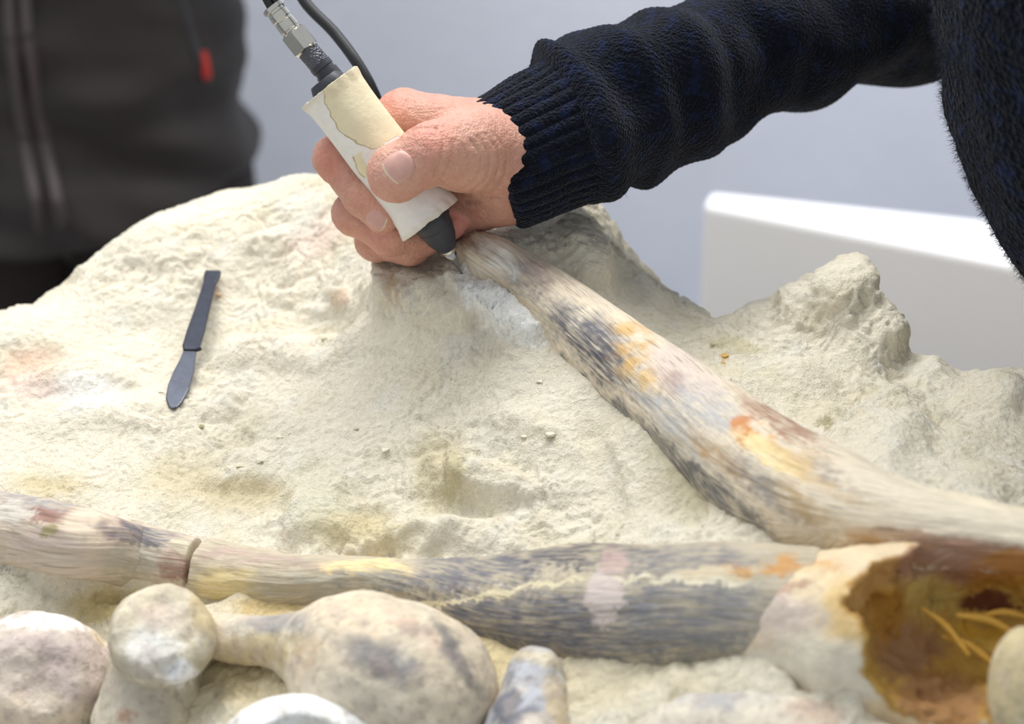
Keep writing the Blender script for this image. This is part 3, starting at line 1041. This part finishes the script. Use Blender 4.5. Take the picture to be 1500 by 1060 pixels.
# body inside
V, Fc = lathe(T0 - adir * .004, T1, [(0, .0072), (.003, .0085), (Ls, .0088), (Ls + .006, .0088)], 40)
mesh_obj('barrel', V, Fc, M_black, pen)
q0 = T1 - ndir * .004
nc = Lc + .004
V, Fc = lathe(q0, TIP, [(0, PX(27, .87)), (.004, PX(28, .87)), (.0075, PX(27, .87)), (.008, PX(26.2, .87)), (.0084, PX(26.8, .87)), (.014, PX(22, .87)), (.0195, PX(13.5, .87)), (.0198, PX(12.5, .87))], 56)
mesh_obj('nose_cone', V, Fc, M_black, pen)
V, Fc = lathe(q0 + ndir * .0194, TIP, [(0, PX(12.6, .87)), (.0004, PX(13.6, .87)), (.0014, PX(13, .87)), (.0018, PX(11, .87))], 48)
mesh_obj('collar_ring', V, Fc, M_chrome, pen)
V, Fc = lathe(q0 + ndir * .0208, TIP, [(0, PX(10.5, .87)), (.004, PX(7, .87)), (.006, PX(4.5, .87)), (nc - .0208 - .003, PX(2.6, .87)), (nc - .0208 + .001, PX(.9, .87))], 32)
mesh_obj('stylus_tip', V, Fc, M_tip, pen)
# connector up
K0 = P(487, 116, .862)
K1 = P(441, 62, .8605)
K2 = P(403, 14, .859)
kd = (K1 - K0) / np.linalg.norm(K1 - K0)
kl = np.linalg.norm(K1 - K0)
s = PX(1, .861)
V, Fc = lathe(K0 - kd * -.002 - kd * .004, K1, [(0, 18 * s), (.006, 18 * s), (.0062, 16 * s), (.0078, 16 * s), (.008, 17.5 * s), (.0105, 17.5 * s)], 48)
mesh_obj('end_cap', V, Fc, M_black, pen)
V, Fc = lathe(K0 + kd * .0075, K1, [(0, 15.5 * s), (.0005, 16.5 * s), (kl - .009, 16.5 * s), (kl - .006, 14 * s)], 60)
mesh_obj('knurled_grip', V, Fc, M_knurl, pen)
kd2 = (K2 - K1) / np.linalg.norm(K2 - K1)


def hexm(t, a):
    m = (a % (math.pi / 3)) - math.pi / 6
    return math.cos(math.pi / 6) / math.cos(m) if .0012 < t < .0105 else .95


V, Fc = lathe(K1 - kd2 * .005, K2, [(0, 15 * s), (.0012, 20 * s), (.0014, 21.5 * s), (.0104, 21.5 * s), (.0106, 19 * s), (.0112, 16 * s)], 60, hexm)
o = mesh_obj('hex_nut', V, Fc, M_chrome, pen, smoothf=False)
V, Fc = lathe(K1 + kd2 * .0055, K2, [(0, 14.5 * s), (.0015, 14.5 * s), (.0018, 15.5 * s), (.006, 15.5 * s), (.0063, 14.6 * s), (.0070, 14.6 * s), (.0073, 15.5 * s), (.0105, 15.5 * s), (.0108, 14.2 * s), (.012, 14.2 * s), (.0122, 17.5 * s), (.0140, 17.5 * s), (.0143, 15 * s), (.0146, 10 * s)], 48)
mesh_obj('hose_coupling', V, Fc, M_chrome, pen)
M_tube = material('black_hose', (24, 24, 28), .45, bumps=((600, .1, .0003, 'noise'),))
for off in (-6.5, 6.5):
    V, Fc, uv = tube([P(412 + off, 24, .859), P(398 + off, 0, .858), P(372 + off, -50, .856), P(330 + off, -140, .85), P(280 + off, -300, .83)], [6.6 * s] * 5, 60, 20)
    mesh_obj('air_tube', V, Fc, M_tube, pen)
V, Fc, uv = tube([P(420, -60, .93), P(445, 0, .925), P(490, 48, .92), P(525, 95, .915), P(550, 142, .915), P(575, 215, .925), P(600, 262, .945), surf(640, 296) + [0, 0, .004], surf(700, 316) + [0, 0, .0026]], [PX(8.5, .92)] * 9, 140, 24)
o = mesh_obj('air_hose', V, Fc, M_tube)
tag(o, 'black rubber hose curving down behind the gripping hand', 'hose')

for o in pen.children:
    if o.name.split('.')[0] in ('barrel', 'nose_cone', 'collar_ring', 'end_cap', 'knurled_grip', 'hose_coupling'):
        es = o.modifiers.new('edges', 'EDGE_SPLIT')
        es.split_angle = math.radians(28)

# ------------------------------------------------------------------ person working (right)
T = .868
worker = thing('person', 'person in a navy wool sweater gripping the engraving pen', 'person')
worker.location = (.45, .9, 0)
worker_inv = -np.array([.45, .9, 0])


def J(a, b, dd):
    return P(a, b, T + dd)


WR, WR2 = J(752, 236, .014), J(830, 205, .022)
mcp = [J(592, 172, .024), J(612, 208, .034), J(632, 246, .040), J(652, 280, .040)]
fing = [  # joints, radii
    [mcp[0], J(492, 232, .011), J(530, 287, .004), J(560, 318, .003)],
    [mcp[1], J(520, 312, .022), J(570, 347, .013), J(634, 343, .022)],
    [mcp[2], J(551, 352, .034), J(600, 362, .024), J(662, 331, .020)],
    [mcp[3], J(600, 345, .046), J(640, 345, .036), J(672, 325, .027)]]
frad = [[.0108, .0092, .0082, .0072], [.0110, .0092, .0082, .0070], [.0104, .0086, .0078, .0062], [.0092, .0076, .0068, .0058]]
th = [J(735, 222, .002), J(680, 222, -.014), J(634, 224, -.025), J(590, 248, -.0245)]
thr = [.0185, .0165, .0128, .0118]


def f_finger(p, i):
    f, r = fing[i], frad[i]
    d = rcone(p, f[0], f[1], r[0], r[1])
    d = smin(d, rcone(p, f[1], f[2], r[1], r[2]), .003)
    d = smin(d, rcone(p, f[2], f[3], r[2], r[3]), .003)
    # knuckle swelling
    return smin(d, np.linalg.norm(p - f[1], axis=1) - r[1] * 1.03, .003)


def f_hand(p):
    d = rcone(p, WR2, WR, .024, .0235)
    for i in range(4):
        d = smin(d, rcone(p, WR + (mcp[i] - WR) * .05, mcp[i], .019 - .001 * i, frad[i][0] * 1.12), .008)
    d = smin(d, rcone(p, J(735, 275, .018), J(690, 300, .03), .017, .013), .008)
    d = smin(d, rcone(p, J(720, 200, .012), J(600, 176, .016), .0165, .0110), .007)
    pal = d
    t = rcone(p, th[0], th[1], thr[0], thr[1])
    t = smin(t, rcone(p, th[1], th[2], thr[1], thr[2]), .006)
    tp = rcone(p, th[2], th[3], thr[2], thr[3])
    t = smin(t, tp, .004)
    t = smin(t, ellip(p, J(580, 254, -.0225), np.array([.0125, .0125, .0095]), CAMAX), .003)
    pal = smin(pal, t, .010)
    out = pal
    for i in range(4):
        out = np.minimum(out, smin(pal, f_finger(p, i), .005))
    return out


allp = np.vstack([np.array(f) for f in fing] + [np.array(th), WR[None], WR2[None]])
V, Q = mesh_sdf(f_hand, allp.min(0) - .03, allp.max(0) + .03, .00075)
N = normals(V, Q)
vx, vy, vd = proj(V)
front = (np.einsum('ij,ij->i', N, (CAM - V)) > 0)


def polydist(poly):
    poly = catmull(np.array(poly, float), 30)
    best = np.full(len(vx), 1e9)
    for a, b in zip(poly[:-1], poly[1:]):
        ab = b - a
        t = np.clip(((vx - a[0]) * ab[0] + (vy - a[1]) * ab[1]) / (ab @ ab), 0, 1)
        best = np.minimum(best, np.hypot(vx - a[0] - t * ab[0], vy - a[1] - t * ab[1]))
    return best


disp = np.zeros(len(V))
near = vd < T + .012
CR = [([(640, 188), (650, 205), (646, 232), (636, 258)], 2.4, .0007), ([(650, 184), (664, 205), (660, 236), (648, 264)], 2.2, .0005), ([(690, 205), (705, 232), (698, 262), (675, 280)], 2.4, .0006),
      ([(700, 200), (718, 230), (712, 262), (688, 284)], 2.4, .0006), ([(712, 196), (731, 228), (726, 262), (702, 286)], 2.4, .0005), ([(676, 210), (689, 235), (682, 258), (662, 272)], 2.2, .0005),
      ([(724, 196), (742, 225), (738, 262), (716, 292)], 2.4, .0005), ([(640, 277), (655, 290), (690, 296), (730, 292)], 3, .0010), ([(596, 196), (612, 188), (640, 186)], 3, .0008),
      ([(512, 268), (528, 262), (540, 272)], 2.2, .0005), ([(508, 275), (524, 272), (536, 280)], 2, .0004), ([(596, 178), (592, 160), (596, 148)], 3, .0006), ([(622, 212), (626, 226), (622, 244)], 2, .0004),
      ([(478, 222), (486, 232), (488, 246)], 2, .0004)]
for poly, wd, dep in CR:
    disp -= dep * np.exp(-(polydist(poly) / wd) ** 2) * near * front
disp += .0004 * fbm(V, 130, 3, 91) + .0003 * np.abs(pn(V * np.array([260, 500, 500]), 95))
V = V + N * disp[:, None]
SK = [(575, 250, 34, 34, 0, (214, 164, 146), .8, .6), (640, 205, 34, 24, 20, (214, 146, 128), .7, .6), (560, 150, 40, 18, 30, (206, 140, 120), .7, .6),
      (482, 235, 18, 30, 0, (206, 134, 116), .7, .6), (545, 300, 34, 24, 40, (216, 160, 138), .7, .6), (690, 235, 46, 46, 0, (212, 164, 142), .6, .6),
      (580, 352, 70, 14, 18, (216, 158, 136), .7, .6), (668, 330, 18, 20, 0, (214, 142, 130), .85, .5), (640, 165, 60, 12, 0, (210, 160, 140), .6, .6), (535, 350, 40, 16, 20, (206, 146, 124), .7, .6)]
Cs = paint(V, (198, 146, 127), SK, 51, 8)
mott = fbm(V, 220, 3, 97)[:, None]
Cs = Cs * (1 + .10 * mott * np.array([.4, 1.0, 1.0]))
M_skin = material('skin', None, .48, var=.05, var_scale=500, sss=.12, spec=.4, bumps=((900, .5, .0006, 'voronoi'), (300, .45, .0009, 'noise'), (1500, .3, .0003, 'noise')))


def mo(name, V, Fc, mat, col=None, uv=None, **k):
    o = mesh_obj(name, V + worker_inv, Fc, mat, worker, col, uv, **k)
    return o


hand = mo('hand', V, Q, M_skin, Cs)
hand['label'] = 'right hand with thumb pressed on the pen sleeve'
M_nail = material('fingernail', (212, 170, 156), .35, var=.08, var_scale=300, spec=.5, sss=.1)
M_nailw = material('nail_edge', (226, 212, 196), .5)


def nail(center, tdir, nout, Ln, Wn, curve=2.6):
    nout = nout / np.linalg.norm(nout)
    tdir = tdir - nout * (tdir @ nout)
    tdir /= np.linalg.norm(tdir)
    bd = np.cross(nout, tdir)
    g = 17
    pts, edge_ = [], []
    for i in range(g):
        for j in range(g):
            u, v = -1 + 2 * i / (g - 1), -1 + 2 * j / (g - 1)
            # square -> superellipse
            uu = u * math.sqrt(1 - .38 * v * v)
            vv = v * math.sqrt(1 - .38 * u * u)
            pts.append(center + tdir * vv * Ln / 2 + bd * uu * Wn / 2 + nout * .014)
            edge_.append(max(abs(u), abs(v)))
    pts = np.array(pts)
    for _ in range(40):
        pts = pts - nout * (f_hand(pts) * .8)[:, None]
    e = np.array(edge_)
    top = pts + nout * (.0007 - .0006 * smooth(.75, 1.0, e))[:, None]
    bot = pts - nout * .0012
    n = g * g
    idx = np.arange(n).reshape(g, g)
    Qn = np.stack([idx[:-1, :-1], idx[1:, :-1], idx[1:, 1:], idx[:-1, 1:]], -1).reshape(-1, 4)
    rg = np.concatenate([idx[:, 0], idx[-1, 1:], idx[::-1, -1][1:], idx[0, ::-1][1:-1]])
    Qs = np.stack([rg, n + rg, n + np.roll(rg, -1), np.roll(rg, -1)], 1)
    jj = np.tile(np.arange(g), g)
    colr = np.where((jj >= g - 2)[:, None], lin((222, 204, 178)), lin((206, 160, 148)))
    colr = np.where((jj == 0)[:, None], lin((206, 160, 148)), colr)
    return mesh_obj('fingernail', np.vstack([top, bot]) + worker_inv, np.vstack([Qn, Qn[:, ::-1] + n, Qs]), M_nailc, hand, np.vstack([colr, colr]))


M_nailc = material('nail', None, .36, var=.06, var_scale=350, spec=.5, sss=.08)
tc = J(585, 248, -.030)
nail(tc, P(556, 268, .84) - P(598, 236, .84), -FW + .12 * UP, .0128, .0128)
fc = J(552, 322, -.002)
nail(fc, P(572, 336, .868) - P(542, 312, .868), -FW * .75 - UP * .75 - RT * .35, .0095, .0085)

# sweater -------------------------------------------------------------
M_knit = material('navy_wool', (15, 18, 30), .95, var=.45, var_scale=260, sheen=.08, spec=.1, varcol=(20, 30, 58), bumps=((800, .8, .0012, 'voronoi'), (220, .5, .002, 'noise')))
M_knit2 = material('navy_knit_chunky', (15, 19, 30), .95, var=.5, var_scale=170, sheen=.08, spec=.1, varcol=(28, 42, 76), bumps=((330, 1.0, .003, 'voronoi'), (1200, .6, .001, 'noise')))
ac = [P(722, 246, .883), P(752, 232, .884), P(785, 214, .886), P(818, 199, .889), P(850, 186, .892), P(900, 160, .900), P(970, 128, .912), P(1060, 92, .932), P(1160, 52, .952), P(1270, 12, .975), P(1400, -40, .995), np.array([.275, .985, 1.285]), np.array([.33, .93, 1.42]), np.array([.36, .86, 1.52])]


def pr(r, d):
    return r * d / F


# cuff
cp_ = ac[:5]
cr = [pr(88, .884), pr(90, .884), pr(93, .886), pr(97, .89), pr(100, .892)]


def rfc(S, TH, R, L):
    NR = 34
    tw = TH * NR + S * 12
    ridge = np.abs(np.cos(tw / 2)) ** .7
    q = np.column_stack([S.ravel() * 70, np.cos(TH.ravel()) * 2, np.sin(TH.ravel()) * 2])
    stitch = .00015 * np.sin(S * 2 * np.pi / .0022 + np.cos(tw) * 1.5)
    return R * (.985 + .0 * S) + (ridge - .6) * .0034 * smooth(0, .004, S + .002) + stitch + (.0008 * pn(q, 8)).reshape(R.shape) - .004 * smooth(.003, 0, S)


V, Q, uv = tube(cp_, cr, 160, 34 * 14, rfc, cap=False)
o = mo('ribbed_cuff', V, Q, M_knit, None, uv)
o['label'] = 'ribbed knit cuff'
sm_ = o.modifiers.new('solid', 'SOLIDIFY')
sm_.thickness = .003
sm_.offset = -1
# sleeve with folds
sp = ac[3:]
sr = [pr(98, .89), pr(112, .892), pr(113, .9), pr(108, .912), pr(104, .932), pr(112, .952), pr(122, .975), pr(135, .995), .05, .058, .07]


def rfs(S, TH, R, L):
    q = np.column_stack([S.ravel() * 26, np.cos(TH.ravel()) * 1.1, np.sin(TH.ravel()) * 1.1 + S.ravel() * 6])
    q2 = np.column_stack([S.ravel() * 60, np.cos(TH.ravel()) * .9, np.sin(TH.ravel()) * .9])
    f = pn(q, 14).reshape(R.shape)
    f2 = pn(q2, 15).reshape(R.shape)
    roll = np.exp(-((S - .008) / .007) ** 2) * .0055 + np.exp(-((S - .034) / .009) ** 2) * .003 + np.exp(-((S - .062) / .009) ** 2) * .002
    start = smooth(0, .006, S)
    fine = .00025 * np.sin(S * 2 * np.pi / .0035) * np.sin(TH * 60)
    return R * (.86 + .14 * start) + roll + (.0065 * f + .0030 * f2) * start + fine


V, Q, uv = tube(sp, sr, 520, 300, rfs, cap=False)
o = mo('sweater_sleeve', V, Q, M_knit, None, uv)
SLV, SLQ = V, Q
# torso: left outline by height
zz = [1.62, 1.50, 1.40, 1.281, 1.24, 1.199, 1.1686, 1.145, 1.12, 1.05, .95, .90]
xe = [.20, .165, .165, .177, .186, .202, .221, .255, .315, .35, .36, .365]
yc = [.80, .80, .80, .80, .80, .795, .79, .79, .79, .79, .79, .79]
ha = [.12, .19, .2, .2, .2, .19, .185, .17, .15, .14, .14, .14]
zt = np.linspace(1.62, .90, 420)
XE = np.interp(zt, zz[::-1], xe[::-1])
kk = np.exp(-np.linspace(-2, 2, 31) ** 2)
kk /= kk.sum()
XEs = np.convolve(np.pad(XE, 15, 'edge'), kk, 'valid')
HA = np.interp(zt, zz[::-1], ha[::-1])
HB = np.full_like(zt, .105)
mth = np.linspace(0, 2 * np.pi, 420, endpoint=False)
ZT, TH = np.meshgrid(zt, mth, indexing='ij')
A = HA[:, None]
sq = lambda v, e: np.sign(v) * np.abs(v) ** e
X = XEs[:, None] + A + A * sq(np.cos(TH), .8)
Y = .80 + HB[:, None] * sq(np.sin(TH), .8)
pv = np.column_stack([X.ravel(), Y.ravel(), ZT.ravel()])
nd = np.column_stack([np.cos(TH).ravel(), np.sin(TH).ravel(), np.zeros(TH.size)])
pv = pv + nd * (.004 * fbm(pv, 18, 2, 33) + .0012 * pn(pv * 160, 36) + .0009 * np.abs(pn(pv * 330, 37)))[:, None]
idx = np.arange(pv.shape[0]).reshape(TH.shape)
a, b = idx[:-1], idx[1:]
TQ = np.stack([a, b, np.roll(b, -1, 1), np.roll(a, -1, 1)], -1).reshape(-1, 4)
uv = np.column_stack([(TH * .15).ravel(), ZT.ravel()])
mo('sweater_body', pv, TQ, M_knit2, None, uv)
# trousers carrying the torso to the floor
M_trs = material('dark_trousers', (40, 42, 50), .9, bumps=((200, .3, .001, 'noise'),))
for sy in (-.06, .07):
    V, Fc, uv = tube([(.50, .80 + sy * .7, 1.0), (.50, .80 + sy, .85), (.47, .80 + sy * 1.2, .5), (.52, .80 + sy * 1.2, .06)], [.10, .09, .065, .05], 60, 40, ref=(0, 1, 0))
    mo('trouser_leg', np.array(V), Fc, M_trs, None, uv)
    V, Fc, uv = tube([(.58, .80 + sy * 1.2, .045), (.50, .80 + sy * 1.2, .05), (.40, .80 + sy * 1.2, .035), (.35, .80 + sy * 1.2, .028)], [.03, .045, .036, .024], 40, 30)
    mo('shoe', np.array(V), Fc, M_black, None, uv)
# wool fuzz
rs = np.random.RandomState(8)


def fuzz(name, V, Q, n, ln, mat, sel):
    Nn = normals(V, Q)
    pid = np.where(sel)[0]
    pid = pid[rs.randint(0, len(pid), n)]
    p = V[pid]
    dirn = Nn[pid] + rs.normal(0, .6, (n, 3))
    dirn /= np.linalg.norm(dirn, axis=1)[:, None]
    l = ln * rs.uniform(.4, 1.3, (n, 1))
    t = np.cross(dirn, rs.normal(size=(n, 3)))
    t /= np.linalg.norm(t, axis=1)[:, None]
    wd = .00007
    bend = rs.normal(0, .35, (n, 3)) * l
    P0a, P0b = p - t * wd, p + t * wd
    P1a, P1b = p + dirn * l * .5 - t * wd, p + dirn * l * .5 + t * wd
    P2 = p + dirn * l + bend * .5
    VV = np.stack([P0a, P0b, P1b, P1a, P2], 1).reshape(-1, 3)
    k = np.arange(n)[:, None] * 5
    T1_ = np.concatenate([k + [[0, 1, 2]], k + [[0, 2, 3]], k + [[3, 2, 4]]], 0)
    o = mo(name, VV, T1_, mat)
    o['kind'] = 'stuff'


M_fuzz = material('wool_fibre', (24, 30, 48), .9)
x_, y_, d_ = proj(pv)
fuzz('wool_fuzz', pv, TQ, 16000, .0035, M_fuzz, (x_ > 1300) & (x_ < 1560) & (y_ > -60) & (y_ < 460))
x_, y_, d_ = proj(SLV)
fuzz('wool_fuzz', SLV, SLQ, 12000, .0022, M_fuzz, (x_ < 1420) & (y_ > -80))

# ------------------------------------------------------------------ bystander (left, dark jacket)
M_jack = material('softshell', (47, 42, 41), .8, var=.1, var_scale=30, bumps=((300, .2, .0008, 'noise'),), sheen=.1)
M_zip = material('zip_tape', (84, 76, 76), .6, bumps=((700, .5, .001, 'voronoi'),))
M_trs2 = material('brown_trousers', (44, 36, 36), .9, bumps=((200, .3, .001, 'noise'),))
M_red = material('red_pull', (196, 52, 42), .5)
DJ = 1.70
by = thing('person', 'person in a dark charcoal zipped jacket standing behind the rock', 'person')
bx0, by0 = P(62, 200, DJ)[0], P(62, 200, DJ)[1] + .09
by.location = (bx0, by0, 0)
inv2 = -np.array([bx0, by0, 0])


def jacket(p):
    q = p - np.array([bx0, by0, 0])
    zt_ = q[:, 2]
    hw = np.interp(zt_, [.70, .79, .84, .90, .96, 1.02, 1.10, 1.25, 1.4, 1.5], [.146, .152, .154, .159, .161, .157, .156, .18, .20, .15])
    hd = np.interp(zt_, [.70, .8, .95, 1.2, 1.4, 1.5], [.11, .115, .12, .12, .115, .08])
    r = np.sqrt((np.abs(q[:, 0]) / hw) ** 2.4 + (np.abs(q[:, 1]) / hd) ** 2.4) ** (1 / 1.2)
    d = (np.sqrt(np.maximum(r, 1e-6)) - 1) * hd * .9
    d = np.maximum(d, np.maximum(.855 + .30 * np.maximum(q[:, 0], 0) - zt_, zt_ - 1.52))
    for s_ in (-1, 1):
        o_ = np.array([bx0, by0, 0])
        d = smin(d, rcone(p, o_ + [s_ * .19, 0, 1.43], o_ + [s_ * .25, -.04, 1.20], .06, .05), .03)
        d = smin(d, rcone(p, o_ + [s_ * .25, -.04, 1.20], o_ + [-s_ * .05, -.16, 1.22], .05, .04), .02)
    fold = .011 * fbm(np.column_stack([q[:, 0] * 7 + q[:, 2] * 5, q[:, 1] * 5, q[:, 2] * 11]), 1, 2, 44)
    return d + fold


o_ = np.array([bx0, by0, 0])
V, Q = mesh_sdf(jacket, o_ + [-.34, -.24, .70], o_ + [.34, .2, 1.58], .006)
mesh_obj('jacket', V + inv2, Q, M_jack, by)


def on_jacket(a, b):
    ds = np.arange(1.3, 1.9, .002)
    pts = CAM + ds[:, None] * (P(a, b, 1.0) - CAM)
    d = jacket(pts)
    i = int(np.argmax(d < 0)) if (d < 0).any() else len(ds) - 1
    return pts[i]


for pl, wd in (([(12, -60), (18, 60), (36, 200), (58, 320), (72, 410)], 9), ([(34, -60), (42, 60), (66, 200), (90, 320), (108, 410)], 9)):
    pts = [on_jacket(a, b) for a, b in pl]
    V, Fc, uv = tube(pts, [wd * DJ / F] * len(pts), 80, 14)
    mesh_obj('front_zip', np.array(V) + inv2, Fc, M_zip, by)
pts = [on_jacket(a, b) for a, b in [(258, -60), (266, 0), (280, 50), (292, 90), (301, 122)]]
V, Fc, uv = tube(pts, [6 * DJ / F] * 5, 50, 12)
mesh_obj('pocket_zip', np.array(V) + inv2, Fc, M_black, by)
p0, p1 = on_jacket(299, 78), on_jacket(305, 116)
off = -FW * .006
V, Fc, uv = tube([p0 + off, (p0 + p1) / 2 + off, p1 + off], [6 * DJ / F, 7.5 * DJ / F, 6 * DJ / F], 20, 12)
o = mesh_obj('zip_pull', np.array(V) + inv2, Fc, M_red, by)
o['label'] = 'red zip pull'
for s_ in (-1, 1):
    V, Fc, uv = tube([(s_ * .076, 0, .93), (s_ * .082, 0, .76), (s_ * .10, .0, .45), (s_ * .11, .02, .06)], [.088, .090, .075, .055], 70, 40, ref=(0, 1, 0))
    mesh_obj('trouser_leg', np.array(V), Fc, M_trs2, by)
    V, Fc, uv = tube([(s_ * .11, .09, .045), (s_ * .11, .02, .055), (s_ * .115, -.10, .04), (s_ * .12, -.17, .03)], [.03, .05, .042, .026], 40, 30)
    mesh_obj('shoe', np.array(V), Fc, M_black, by)
